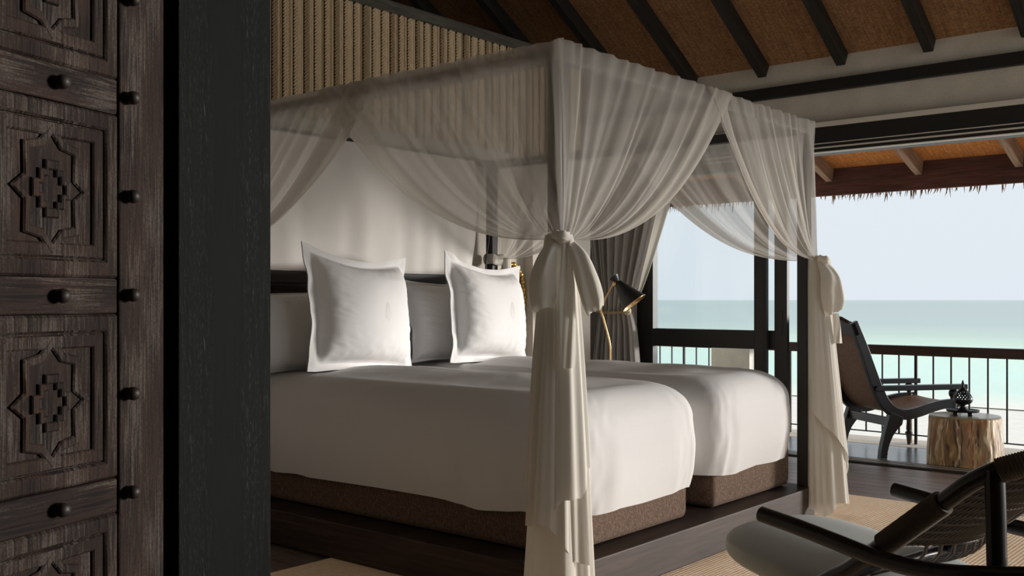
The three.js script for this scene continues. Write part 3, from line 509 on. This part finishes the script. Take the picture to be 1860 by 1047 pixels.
/* ---------- sheer canopy curtains ---------- */
{
  const YT = 2.128, UP = V(0, 1, 0);
  const swag = (A, B, tie, n, seed, o = {}) => {
    const dir = B.clone().sub(A), W = dir.length(); dir.normalize(); const H = A.y - tie.y, fold = o.fold ?? 0.14;
    return sheet(170, 46, (a, t) => {
      const u = a * (1 + fold), back = u > 1, uu = back ? 2 - u : u, q = 1 - t, p = lerp(1.35, o.p ?? 2.3, uu);
      const h = uu * W * (q + 0.02 * t), y = A.y - H * (1 - Math.pow(q, p));
      const gather = Math.sin(uu * W * 62 + 3 * noise(uu * 9, seed)) * 0.007 * Math.exp(-t * 5);
      const f1 = noise(uu * 7 + seed, t * 0.6, 1.5) * 0.055, f2 = noise(uu * 19 + seed * 2, t * 0.8, 3.5) * 0.026, f3 = Math.pow(Math.abs(noise(uu * 12 + seed, 0.3 + t * 0.4, 7)), 1) * 0.04;
      const env = 0.35 + 0.65 * sstep(0, 0.25, t), pinch = 1 - 0.72 * sstep(0.55, 1, t);
      const off = (gather + (f1 + f2 + f3) * env * pinch) + 0.012 + (back ? 0.01 : 0) + 0.03 * sstep(0.6, 1, t) * (0.4 + 0.6 * uu);
      const slip = noise(uu * 6 + seed, t * 1.3, 11) * 0.03 * Math.sin(Math.min(1, t) * Math.PI);
      return A.clone().addScaledVector(dir, h + slip * uu).setY(y).addScaledVector(n, off);
    }, 2, 2);
  };
  const header = (A, B, n, seed) => sheet(80, 6, (u, v) => {
    const p = A.clone().lerp(B, u), q = v * 1.25; // over the top of the rail and a little down the outside
    const drop = q < 0.4 ? 0 : (q - 0.4) * 0.085, out = q < 0.4 ? -0.045 + q / 0.4 * 0.055 : 0.01;
    return p.addScaledVector(n, out + 0.004 * Math.sin(u * 90 + seed) * q).setY(YT - drop + 0.004 * noise(u * 12, seed, q));
  }, 2, 0.1);
  const loop = (ctr, hw, th, R, K, seed) => sheet(40, 36, (u, v) => {
    const a = u * Math.PI * 2, c = Math.cos(a), w = hw(v), pl = 0.35 * Math.sin(c * 5 + seed + v * 1.5) + 0.25 * noise(c * 2, v * 3, seed);
    return ctr(v).addScaledVector(R, c * w).addScaledVector(K, Math.sin(a) * th * Math.sin(Math.min(1, v * 1.15 + 0.12) * Math.PI * 0.86) + pl * 0.014 * Math.min(1, v * 3)).addScaledVector(UP, 0.018 * c * v + 0.012 * noise(c * 3, seed, 1) * v);
  }, 0.2, 0.3);
  const path = (pts) => { const c = new THREE.CatmullRomCurve3(pts); return (v) => c.getPoint(v); };
  const tail = (c, y0, y1, R0, R1, sx, sz, yaw, seed, o = {}) => sheet(120, 40, (u, v) => {
    const th = (o.from ?? 0) + u * (o.span ?? Math.PI * 2), hem = (o.hem ? o.hem(u) : 0) + 0.01 * noise(u * 8, seed, 2), y = lerp(y0, y1 + hem, v), tt = clamp((y0 - y) / (y0 - 0.02));
    const w = Math.sin(Math.min(1, tt * 2.2) * Math.PI / 2), R = lerp(R0, R1, Math.pow(tt, 0.75)) * (o.grow ?? 1);
    const per = Math.sin(th) * 1.6, per2 = Math.cos(th) * 1.6, fo = 1 + w * (0.36 * noise(per * 1.1 + seed, per2 * 1.1, tt * 0.5) + 0.13 * noise(per * 2.4 + seed, per2 * 2.4, 2 + tt * 0.5));
    const x = Math.cos(th) * R * fo * sx, z = Math.sin(th) * R * fo * sz, cy = Math.cos(yaw), sy = Math.sin(yaw), lean = o.lean || [0, 0];
    return V(c.x + x * cy + z * sy + lean[0] * tt, y, c.z - x * sy + z * cy + lean[1] * tt);
  }, 1.2, 1.4);
  const NX = V(-1, 0, 0), PX = V(1, 0, 0), PZ = V(0, 0, 1);
  const corner = (label) => thing('sheer_curtain', label, 'curtain');

  // near corner post
  {
    const t = corner('sheer white bed curtain tied to the near bedpost with a big drooping bow'), tie = V(2.955, 1.395, -2.265);
    part(t, 'swag', swag(V(2.955, YT, -2.235), V(2.955, YT, -3.66), tie, NX, 1.1), M.sheer); part(t, 'swag', swag(V(2.935, YT, -2.268), V(4.25, YT, -2.268), tie, PZ, 5.7), M.sheer);
    part(t, 'header', header(V(2.97, YT, -2.275), V(2.97, YT, -3.66), NX, 1), M.sheer); part(t, 'header', header(V(2.97, YT, -2.285), V(4.25, YT, -2.285), PZ, 2), M.sheer);
    const c = V(2.905, 0, -2.235), yaw = 49.8 * Math.PI / 180 - Math.PI / 2;
    const va = -(49.8) * Math.PI / 180; // local x across the view, local z toward the room
    part(t, 'tail', tail(c, 1.42, 0.03, 0.040, 0.135, 1, 0.62, va, 3.3, { hem: (u) => 0.07 * Math.abs(((u * 5) % 1) - 0.5) }), M.sheerTail);
    part(t, 'tail', tail(c, 1.41, 0.42, 0.05, 0.148, 1, 0.68, va, 6.1, { from: -0.9, span: Math.PI * 1.15, hem: (u) => -0.30 * u + 0.10 * Math.abs(((u * 3) % 1) - 0.5) + 0.2 }), M.sheerTail);
    part(t, 'tail', tail(c, 1.41, 0.24, 0.048, 0.143, 1, 0.66, va, 8.4, { from: 0.6, span: Math.PI * 0.95, hem: (u) => 0.34 * u + 0.08 * Math.abs(((u * 2.5) % 1) - 0.5) - 0.05 }), M.sheerTail);
    const R = V(0.6455, 0, 0.7638), K = V(-0.7638, 0, 0.6455), P = (r, y, k) => V(2.905, 1.395, -2.235).addScaledVector(R, r).addScaledVector(UP, y).addScaledVector(K, k);
    part(t, 'knot', rod([P(-0.018, 0.012, 0.045), P(0.002, 0.004, 0.066), P(0.022, -0.004, 0.066), P(0.04, -0.018, 0.045)], (q) => 0.014 + 0.010 * Math.sin(q * Math.PI) + 0.003 * Math.sin(q * 17), { n: 20, k: 14 }), M.bow);
    part(t, 'bow_loop', loop(path([P(-0.012, 0.0, 0.05), P(-0.040, -0.06, 0.08), P(-0.058, -0.14, 0.09), P(-0.056, -0.21, 0.09), P(-0.05, -0.25, 0.085)]), (v) => 0.016 + 0.034 * Math.pow(Math.sin(Math.min(1, v * 1.02) * 2.35), 0.9), 0.026, R, K, 1.2), M.bow);
    part(t, 'bow_loop', loop(path([P(0.028, 0.0, 0.05), P(0.066, -0.06, 0.08), P(0.094, -0.14, 0.085), P(0.115, -0.21, 0.08), P(0.126, -0.26, 0.075)]), (v) => 0.014 + 0.026 * Math.pow(Math.sin(Math.min(1, v * 1.02) * 2.45), 0.9), 0.022, R, K, 4.2), M.bow);
    part(t, 'bow_end', sheet(14, 30, (u, v) => P(0.022 + (u - 0.5) * lerp(0.03, 0.055, sstep(0, 0.4, v)) + 0.01 * v, -0.01 - 0.45 * v, 0.075 + 0.025 * v + 0.008 * Math.sin(u * 7 + v * 4)), 0.1, 0.5), M.bow);
  }
  // far foot corner post
  {
    const t = corner('sheer white bed curtain tied to the foot post nearest the balcony'), tie = V(5.195, 1.385, -2.275);
    part(t, 'swag', swag(V(5.19, YT, -2.28), V(4.02, YT, -2.28), tie, PZ, 8.3), M.sheer); part(t, 'swag', swag(V(5.195, YT, -2.28), V(5.195, YT, -3.5), tie, PX, 4.4), M.sheer);
    part(t, 'header', header(V(5.2, YT, -2.285), V(4.23, YT, -2.285), PZ, 3), M.sheer); part(t, 'header', header(V(5.2, YT, -2.285), V(5.2, YT, -3.5), PX, 4), M.sheer);
    const c = V(5.175, 0, -2.255), va = -(49.8) * Math.PI / 180;
    part(t, 'tail', tail(c, 1.41, 0.03, 0.040, 0.118, 1, 0.7, va, 2.7, { lean: [0.038, 0.045], hem: (u) => 0.10 * Math.abs(((u * 4 + 0.3) % 1) - 0.5) + 0.06 * Math.max(0, Math.cos(u * Math.PI * 2)) }), M.sheerTail);
    part(t, 'tail', tail(c, 1.40, 0.32, 0.05, 0.135, 1, 0.74, va, 5.2, { lean: [0.05, 0.058], from: -0.7, span: Math.PI * 1.0, hem: (u) => 0.42 * u - 0.14 }), M.sheerTail);
    const R = V(0.6455, 0, 0.7638), K = V(-0.7638, 0, 0.6455), P = (r, y, k) => V(5.185, 1.385, -2.245).addScaledVector(R, r).addScaledVector(UP, y).addScaledVector(K, k);
    part(t, 'knot', rod([P(-0.015, 0.012, 0.045), P(0.004, 0.004, 0.06), P(0.022, -0.004, 0.06), P(0.042, -0.014, 0.03)], (q) => 0.014 + 0.009 * Math.sin(q * Math.PI) + 0.003 * Math.sin(q * 17), { n: 20, k: 14 }), M.bow);
    part(t, 'bow_loop', loop(path([P(0.0, 0.0, 0.045), P(0.035, -0.08, 0.08), P(0.045, -0.16, 0.085), P(0.055, -0.23, 0.08), P(0.06, -0.28, 0.07)]), (v) => 0.022 + 0.036 * Math.pow(Math.sin(Math.min(1, v * 1.02) * 2.5), 0.9), 0.028, R, K, 2.2), M.bow);
    part(t, 'bow_loop', loop(path([P(0.03, 0.0, 0.0), P(0.065, -0.06, -0.01), P(0.085, -0.13, -0.02), P(0.09, -0.20, -0.03)]), (v) => 0.014 + 0.026 * Math.pow(Math.sin(Math.min(1, v * 1.02) * 2.4), 0.9), 0.02, R, K, 6.2), M.bow);
    part(t, 'bow_end', sheet(14, 30, (u, v) => P(0.075 + (u - 0.5) * lerp(0.03, 0.05, v) + 0.015 * v, -0.28 - 0.16 * v, 0.05 + 0.008 * Math.sin(u * 7 + v * 4)), 0.1, 0.3), M.bow);
  }
  // head corners
  {
    const t = corner('sheer white bed curtain gathered to the headboard post by the sliding doors'), tie = V(5.185, 1.45, -4.50);
    part(t, 'swag', swag(V(5.195, YT, -4.53), V(5.195, YT, -3.34), tie, PX, 3.9), M.sheer); part(t, 'header', header(V(5.2, YT, -4.53), V(5.2, YT, -3.5), PX, 5), M.sheer);
    part(t, 'tail', tail(V(5.23, 0, -4.47), 1.46, 0.85, 0.035, 0.075, 1, 0.8, 0, 4.6), M.sheerTail);
    part(t, 'tie_band', rod([V(5.115, 1.45, -4.49), V(5.15, 1.44, -4.485), V(5.20, 1.445, -4.475), V(5.23, 1.45, -4.50), V(5.19, 1.45, -4.57), V(5.13, 1.45, -4.575), V(5.11, 1.45, -4.53)], 0.034, { n: 40, k: 10, flat: [1, 0.35], closed: true, up: UP }), M.bow);
    const t3 = corner('sheer white bed curtain swept back to the headboard post beside the black jamb'), tie3 = V(2.965, 1.42, -4.50);
    part(t3, 'swag', swag(V(2.965, YT, -4.53), V(2.965, YT, -3.22), tie3, NX, 6.8, { p: 2.0 }), M.sheer); part(t3, 'header', header(V(2.97, YT, -4.53), V(2.97, YT, -3.22), NX, 6), M.sheer);
    part(t3, 'tail', tail(V(2.91, 0, -4.47), 1.42, 0.2, 0.04, 0.12, 1, 0.8, 0, 4.6), M.sheerTail);
    const bp = thing('linen_hanging', 'off-white linen hanging from the back canopy rail above the headboard', 'bed hanging');
    part(bp, 'linen_cloth', sheet(90, 50, (u, v) => { const x = lerp(3.03, 4.93, u), lift = 0.10 * sstep(0.93, 1, u) * sstep(0.6, 1, v); return V(x - lift * 0.3, lerp(2.085, 1.30, v) + lift * 0.4, -4.482 + 0.03 * noise(u * 5, v * 1.2, 2) + 0.018 * noise(u * 13, v * 1.5, 6) + 0.03 * lift); }, 1.9, 0.8), M.linen);
  }
}

/* ---------- head-end details: cord, mirror, lamp, grey curtain ---------- */
{
  const c = thing('hanging_cord', 'thin black cord hanging beside the headboard post', 'cord');
  part(c, 'cable', rod([V(5.075, 2.04, -4.49), V(5.08, 1.72, -4.49), V(5.072, 1.6, -4.488), V(5.045, 1.45, -4.487), V(5.04, 1.34, -4.487)], 0.0055, { n: 30, k: 8 }), M.black);
  const m = thing('wall_mirror', 'dark oval mirror in a gilt frame half hidden behind a big square pillow', 'mirror', [5.45, 1.18, ZB + 0.001]);
  const gl = new THREE.SphereGeometry(1, 40, 12, 0, Math.PI * 2, 0, Math.PI / 2); gl.rotateX(Math.PI / 2); gl.scale(0.125, 0.235, 0.012); part(m, 'mirror_glass', gl, M.mirror);
  const ov = []; for (let i = 0; i < 40; i++) ov.push(V(Math.cos(i / 40 * Math.PI * 2) * 0.13, Math.sin(i / 40 * Math.PI * 2) * 0.245, 0.016));
  part(m, 'gilt_frame', rod(ov, (t) => 0.0155 + 0.004 * Math.sin(t * Math.PI * 2 * 22), { n: 240, k: 10, closed: true }), M.gilt);

  const L = thing('reading_lamp', 'brass rod reading lamp with a black cone shade beside the bed', 'lamp', [6.1, 0, -4.22]);
  // arm lies across the view; local x runs to the right of the photograph
  L.rotation.y = -49.8 * Math.PI / 180;
  part(L, 'base', lathe([[0, 0], [0.12, 0], [0.12, 0.012], [0.03, 0.022], [0.012, 0.05], [0, 0.05]], 32), M.brass);
  part(L, 'stem', rod([V(0, 0.03, 0), V(0, 0.4, 0), V(0, 0.70, 0), V(0, 0.83, 0), V(-0.012, 0.90, 0), V(-0.05, 1.04, 0), V(-0.066, 1.095, 0), V(-0.060, 1.125, 0), V(-0.02, 1.21, 0), V(0.025, 1.29, 0)], 0.0075, { n: 90, k: 10, tension: 0.3 }), M.brass);
  const S = new THREE.Group(); S.name = 'shade'; S.position.set(0.055, 1.305, 0); S.rotation.set(-0.24, 0.0, 0.62); L.add(S);
  const cone = mergeGeometries([lathe([[0.026, -0.005], [0.1, -0.195]], 40), lathe([[0.1, -0.195], [0.0985, -0.196], [0.0245, -0.008]], 40)]); part(S, 'cone', cone, M.lampBlack);
  part(S, 'inner_cone', lathe([[0.097, -0.194], [0.0235, -0.012], [0, -0.012]], 40), M.brass, 'brass lined inside'); part(S, 'rim', rod(Array.from({ length: 24 }, (_, i) => V(Math.cos(i / 24 * Math.PI * 2) * 0.0998, -0.195, Math.sin(i / 24 * Math.PI * 2) * 0.0998)), 0.0022, { n: 48, k: 6, closed: true }), M.brass);
  part(S, 'top_cone', lathe([[0, 0.05], [0.038, 0.05], [0.038, 0.047], [0.014, 0.002], [0.02, -0.006]], 32), M.lampBlack);
  part(L, 'joint', lathe([[0, -0.018], [0.012, -0.018], [0.014, 0], [0.012, 0.018], [0, 0.018]], 16, [0.03, 1.292, 0.01]), M.brass);

  const g = thing('grey_curtain', 'grey satin window curtain tied back with a twisted rope', 'curtain');
  // hangs in front of the left end of the sliding doors, pulled to the wall at 1.09 m
  const curt = (z0, z1, zt0, zt1, zb0, zb1, x, amp, k, seed) => sheet(200, 60, (u, v) => {
    const y = lerp(2.27, 0.03, v), yt = 1.10, up = clamp((y - yt) / (2.27 - yt)), dn = clamp((yt - y) / yt), e = Math.pow(up, 0.8);
    const a = y > yt ? lerp(zt0, z0, e) : lerp(zt0, zb0, Math.pow(dn, 0.6)), b = y > yt ? lerp(zt1, z1, Math.pow(up, 0.85)) : lerp(zt1, zb1, Math.pow(dn, 0.55));
    const fo = Math.sin(u * k + 1.4 * noise(u * 6, seed, v * 0.5)) + 0.4 * Math.sin(u * k * 2.3 + seed), am = amp * (0.4 + 0.6 * Math.min(1, Math.abs(y - yt) / 0.3));
    return V(x - 0.055 + am * fo - 0.02 * (1 - sstep(0, 0.2, Math.abs(y - yt))), y, lerp(a, b, u) + 0.02 * noise(u * 9, v * 2, seed) * (1 - u) * u * 4);
  }, 2, 2);
  part(g, 'drape', curt(-5.30, -4.40, -5.05, -4.74, -5.22, -4.62, 7.20, 0.03, 46, 2.2), M.greyCurtain);
  part(g, 'lining', curt(-5.0, -4.28, -4.9, -4.73, -5.1, -4.64, 7.235, 0.012, 26, 5.1), M.lining, 'pale translucent lining at the open edge');
  const tw = []; for (const ph of [0, Math.PI]) { const pts = []; for (let i = 0; i <= 60; i++) { const t = i / 60, z = lerp(-5.2, -4.76, t), y = 1.14 - 0.06 * Math.sin(t * Math.PI * 0.75) - 0.02 * t, a = t * 44 + ph; pts.push(V(7.045 + 0.02 * Math.pow(2 * t - 1, 2) + 0.006 * Math.cos(a), y + 0.006 * Math.sin(a), z)); } tw.push(rod(pts, 0.0075, { n: 180, k: 7 })); }
  part(g, 'tieback_rope', mergeGeometries(tw), M.rope, 'twisted tan rope');
  const kn = []; for (const [rx, ry] of [[0, 0], [0.6, 0.5], [-0.7, 0.4], [0.2, 1.2], [1.2, -0.4]]) { const ring = new THREE.TorusGeometry(0.03, 0.0095, 8, 20); ring.rotateX(rx); ring.rotateY(Math.PI / 2 + ry); ring.translate(7.03, 1.085, -4.70); kn.push(ring); }
  part(g, 'rope_knot', mergeGeometries(kn), M.rope, 'round rope knot');
}

/* ---------- planter chair, stump table, lantern on the balcony ---------- */
{
  // local: x forward (the way the chair faces), z across, y up; rear feet at x = 0, z = +-0.29
  const ax = Math.atan2(0.61, 0.79), c = thing('planter_chair', 'black wooden planter chair with a woven cane back facing the sea', 'chair', [(7.686 + 8.02) / 2, -0.018, (-2.804 - 3.29) / 2], -ax);
  const W = 0.29, off = 0.02, prof = [[-0.245, 1.00], [-0.16, 0.80], [-0.085, 0.60], [-0.03, 0.47], [0.03, 0.375], [0.10, 0.318], [0.19, 0.300], [0.30, 0.318], [0.42, 0.352], [0.52, 0.372], [0.66, 0.382]].map(([x, y]) => V(x, y + off, 0));
  const cv = new THREE.CatmullRomCurve3(prof), N = 60, up = [], dn = [];
  for (let i = 0; i <= N; i++) { const p = cv.getPointAt(i / N), t = cv.getTangentAt(i / N), w = lerp(0.027, 0.036, Math.sin(i / N * Math.PI)); up.push([p.x - t.y * w, p.y + t.x * w]); dn.push([p.x + t.y * w, p.y - t.x * w]); }
  const railG = extrude(poly([...up, ...dn.reverse()]), 0.036, 0.004, { seg: 2 }); railG.translate(0, 0, -0.018);
  for (const s of [-1, 1]) part(c, 'side_rail', railG, M.chairBlack).position.z = s * W;
  const cane = (i0, i1, rows, cols) => sheet(cols, rows, (u, v) => { const p = cv.getPointAt(lerp(i0, i1, v)), t = cv.getTangentAt(lerp(i0, i1, v)); return V(p.x, p.y, lerp(-W + 0.016, W - 0.016, u)).add(V(-t.y, t.x, 0).multiplyScalar(0.012 - 0.012 * Math.sin(u * Math.PI))); }, 1, 1);
  const uvm = (g, su, sv) => { const uv = g.attributes.uv; for (let i = 0; i < uv.count; i++) uv.setXY(i, uv.getX(i) * su, uv.getY(i) * sv); return g; };
  part(c, 'cane_back', uvm(cane(0.05, 0.53, 30, 10), 1, 3.2), M.cane); part(c, 'cane_seat', uvm(cane(0.53, 0.99, 30, 10), 1, 2.8), M.cane);
  const crest = extrude(poly([[-W - 0.018, 0.0], [W + 0.018, 0.0], [W + 0.018, 0.085], [W - 0.05, 0.10], [W - 0.14, 0.135], [0, 0.15], [-W + 0.14, 0.135], [-W + 0.05, 0.10], [-W - 0.018, 0.085]]), 0.03, 0.004); crest.rotateY(Math.PI / 2);
  const cr = part(c, 'crest_rail', crest, M.chairBlack); cr.position.set(-0.235, 0.925, 0); cr.rotation.z = 0.38;
  part(c, 'cross_rail', bx(0.055, 0.085, 0.232, 0.298, -W + 0.01, W - 0.01, 'z', 0.004), std({ color: lin(0.10, 0.105, 0.105), roughness: 0.28 })); part(c, 'front_rail', bx(0.61, 0.65, 0.352, 0.392, -W, W, 'z', 0.004), M.chairBlack);  // lighter grey of the cross rail paints in a reflection
  const legS = poly([[-0.024, 0], [0.024, 0], [0.030, 0.05], [0.046, 0.11], [0.072, 0.165], [0.112, 0.215], [0.15, 0.25], [0.16, 0.30], [0.06, 0.34], [0.034, 0.26], [0.014, 0.19], [-0.006, 0.11], [-0.018, 0.05]]), legG = extrude(legS, 0.044, 0.004, { seg: 2 }); legG.translate(0, 0, -0.022);
  for (const s of [-1, 1]) part(c, 'rear_leg', legG, M.chairBlack).position.z = s * W;
  const turned = lathe([[0, 0], [0.012, 0], [0.016, 0.03], [0.022, 0.075], [0.03, 0.09], [0.03, 0.10], [0.018, 0.112], [0.022, 0.13], [0.018, 0.19], [0.024, 0.25], [0.026, 0.32], [0.028, 0.40], [0.028, 0.42], [0.012, 0.432], [0.03, 0.455], [0.034, 0.475], [0.03, 0.495], [0.014, 0.51], [0.02, 0.525], [0, 0.525]], 18);
  for (const s of [-1, 1]) { part(c, 'front_leg', turned, M.chairBlack).position.set(0.606, 0, s * (W - 0.002)); part(c, 'armrest', bx(-0.075, 0.70, 0.505, 0.545, s * (W + 0.01) - 0.038, s * (W + 0.01) + 0.038, 'x', 0.006), M.chairBlack); }

  const st = thing('stump_table', 'low round side table cut from streaked pale tree trunk', 'side table', [7.70, -0.018, -2.232]);
  const trunk = sheet(160, 30, (u, v) => { const a = u * Math.PI * 2, ca = Math.cos(a), sa = Math.sin(a), r = 0.246 + 0.012 * noise(ca * 1.6, sa * 1.6, v * 0.6) + 0.006 * noise(ca * 9, sa * 9, v * 0.8) + 0.006 * Math.cos(v * 3) - 0.010 * sstep(0.96, 1, v); return V(ca * r, v * 0.36, -sa * r); }, 1, 1);
  part(st, 'trunk', trunk, M.stump); part(st, 'table_top', lathe([[0.24, 0.352], [0.236, 0.361], [0.0, 0.362]], 60), M.stumpTop, 'smooth yellowish cut top');

  const la = thing('lantern', 'pierced dark metal onion-shaped lantern on a small footed tray', 'lantern', [7.665, 0.344, -2.235]);
  part(la, 'tray', lathe([[0, 0.034], [0.10, 0.034], [0.108, 0.042], [0.112, 0.042], [0.108, 0.028], [0, 0.026]], 40), M.iron);
  for (let i = 0; i < 4; i++) part(la, 'foot', lathe([[0, 0], [0.014, 0.002], [0.017, 0.013], [0.012, 0.028], [0, 0.028]], 12, [Math.cos(i * 1.571 + 0.5) * 0.068, 0, Math.sin(i * 1.571 + 0.5) * 0.068]), M.iron);
  part(la, 'stem', lathe([[0, 0.036], [0.042, 0.036], [0.034, 0.044], [0.017, 0.062], [0.015, 0.07], [0.026, 0.078]], 24), M.iron);
  const on = []; for (let i = 0; i <= 24; i++) { const t = i / 24; on.push([lerp(0.026, 0.007, t) + 0.053 * Math.pow(Math.sin(Math.pow(t, 0.72) * Math.PI), 0.85) * (1 - 0.28 * t), 0.078 + 0.128 * t]); }
  part(la, 'pierced_body', lathe(on, 48), M.pierced); part(la, 'finial', lathe([[0.008, 0.204], [0.006, 0.222], [0.010, 0.229], [0.0075, 0.238], [0.003, 0.252], [0, 0.254]], 16), M.iron);
}

/* ---------- armchair in front ---------- */
{
  const c = thing('rope_armchair', 'black rod armchair with grey cushion and rope-wrapped woven back', 'armchair', [2.62, 0.016, -1.30], -13.9 * Math.PI / 180);
  const W = 0.63, o = -0.016, F = (pts) => pts.map(([x, y, z]) => V(x, y + o, z));
  part(c, 'arm_hoop', rod(F([[0, 0.575, 0], [0, 0.562, 0.12], [0, 0.546, 0.24], [0, 0.527, 0.38], [0, 0.527, 0.52], [0.012, 0.545, 0.655], [0.09, 0.565, 0.80], [0.315, 0.575, 0.87], [0.54, 0.565, 0.80], [0.618, 0.545, 0.655], [0.63, 0.527, 0.52], [0.63, 0.527, 0.38], [0.63, 0.546, 0.24], [0.63, 0.562, 0.12], [0.63, 0.575, 0]]), 0.0222, { n: 140, k: 18 }), M.rodBlack);
  const near = [[0.045, 0.017, -0.44], [0.045, 0.17, -0.20], [0.045, 0.315, 0.02], [0.045, 0.428, 0.19], [0.045, 0.469, 0.255], [0.045, 0.547, 0.35], [0.045, 0.69, 0.523], [0.046, 0.745, 0.59], [0.055, 0.785, 0.66], [0.10, 0.812, 0.735]], far = near.map(([x, y, z]) => [W - x, y, z]).reverse();
  const backPts = F([...near, [0.21, 0.826, 0.79], [0.315, 0.83, 0.805], [0.42, 0.826, 0.79], ...far]), backCurve = new THREE.CatmullRomCurve3(backPts);
  part(c, 'back_frame', rod(backPts, 0.0228, { n: 180, k: 18 }), M.rodBlack);
  for (const x of [0.048, W - 0.048]) part(c, 'rear_leg', rod(F([[x, 0.016, 0.665], [x, 0.4, 0.655], [x, 0.782, 0.645]]), 0.0225, { n: 12, k: 18 }), M.rodBlack);
  for (const [y, z] of [[0.335, 0.05], [0.435, 0.205]]) part(c, 'seat_rail', rod(F([[0.045, y, z], [0.315, y - 0.006, z], [W - 0.045, y, z]]), 0.016, { n: 16, k: 14 }), M.rodBlack);
  const coil = (pts, r, turns) => rod(F(pts), (t) => r + 0.0011 * Math.sin(t * turns * Math.PI * 2), { n: turns * 5, k: 20 });
  for (const s of [0, 1]) { const m = (p) => p.map(([x, y, z]) => [s ? W - x : x, y, z]); part(c, 'rope_wrap', coil(m([[0.045, 0.553, 0.357], [0.045, 0.62, 0.438], [0.045, 0.687, 0.519]]), 0.030, 44), M.wrap, 'brown rope wound round the frame'); part(c, 'rope_wrap', coil(m([[0.053, 0.780, 0.652], [0.075, 0.80, 0.70], [0.112, 0.816, 0.742]]), 0.029, 18), M.wrap, 'brown rope wound round the frame'); }
  // woven back: strands across and along a hollow between the two sides
  const side = (b) => [lerp(0.553, 0.785, b) + 0.01 * Math.sin(b * 3), lerp(0.36, 0.665, b)];
  const net = (a, b) => { const [y, z] = side(b), s = Math.sin(a * Math.PI), top = sstep(0.6, 1, b); return V(lerp(0.06, W - 0.06, a), y + o + s * (0.03 * top - 0.012 * (1 - top)) , z + s * (0.135 * top + 0.075 * (1 - top))); };
  for (let i = 0; i < 12; i++) { const b = i / 11; part(c, 'rope_strand', rod([0, 0.15, 0.32, 0.5, 0.68, 0.85, 1].map((a) => net(a, b * 0.97).add(V(0, 0.003 * Math.sin(a * 60 + i), 0))), 0.0042, { n: 30, k: 6 }), M.netRope); }
  for (let i = 0; i < 34; i++) for (const s of [-1, 1]) { const a0 = (i + 0.7) / 34.5; part(c, 'rope_strand', rod([0, 0.25, 0.5, 0.75, 1].map((b) => net(clamp(a0 + s * (b - 0.5) * 0.16, 0.02, 0.98), b * 0.97).add(V(0, 0.002 * s, 0.004 * s))), 0.0038, { n: 18, k: 6 }), M.netRope); }
  for (let i = 0; i < 9; i++) { const a = 0.2 + i * 0.085, p = net(a, 0); part(c, 'rope_strap', rod([p, V(p.x + 0.006, p.y - 0.05, p.z - 0.03), V(p.x + 0.008, 0.43 + o, 0.235)], 0.0062, { n: 8, k: 7, flat: [1.3, 0.6] }), M.netRope); }
  // seat cushion: a thick soft slab, higher in front
  const cu = sheet(120, 24, (u, v) => {
    const th = u * Math.PI * 2, ph = (v - 0.5) * Math.PI, n = 4.5, C = Math.cos(th), S = Math.sin(th), R = Math.pow(Math.cos(ph), 0.42), sx = Math.sign(C) * Math.pow(Math.abs(C), 2 / n), sz = Math.sign(S) * Math.pow(Math.abs(S), 2 / n);
    const x = 0.355 + 0.275 * sx * R, z = 0.06 + 0.33 * sz * R - 0.05 * (1 - sx * sx) * (sz < 0 ? -sz : 0), yy = 0.066 * Math.sign(ph) * Math.pow(Math.abs(Math.sin(ph)), 0.7) * (1 - 0.15 * R * R);
    return V(x, 0.415 + o + yy - 0.12 * (z + 0.2) + 0.012 * (1 - R), z);
  }, 2, 0.6);
  part(c, 'seat_cushion', cu, M.cushion, 'soft grey green cushion');
}

renderer.render(scene, camera);
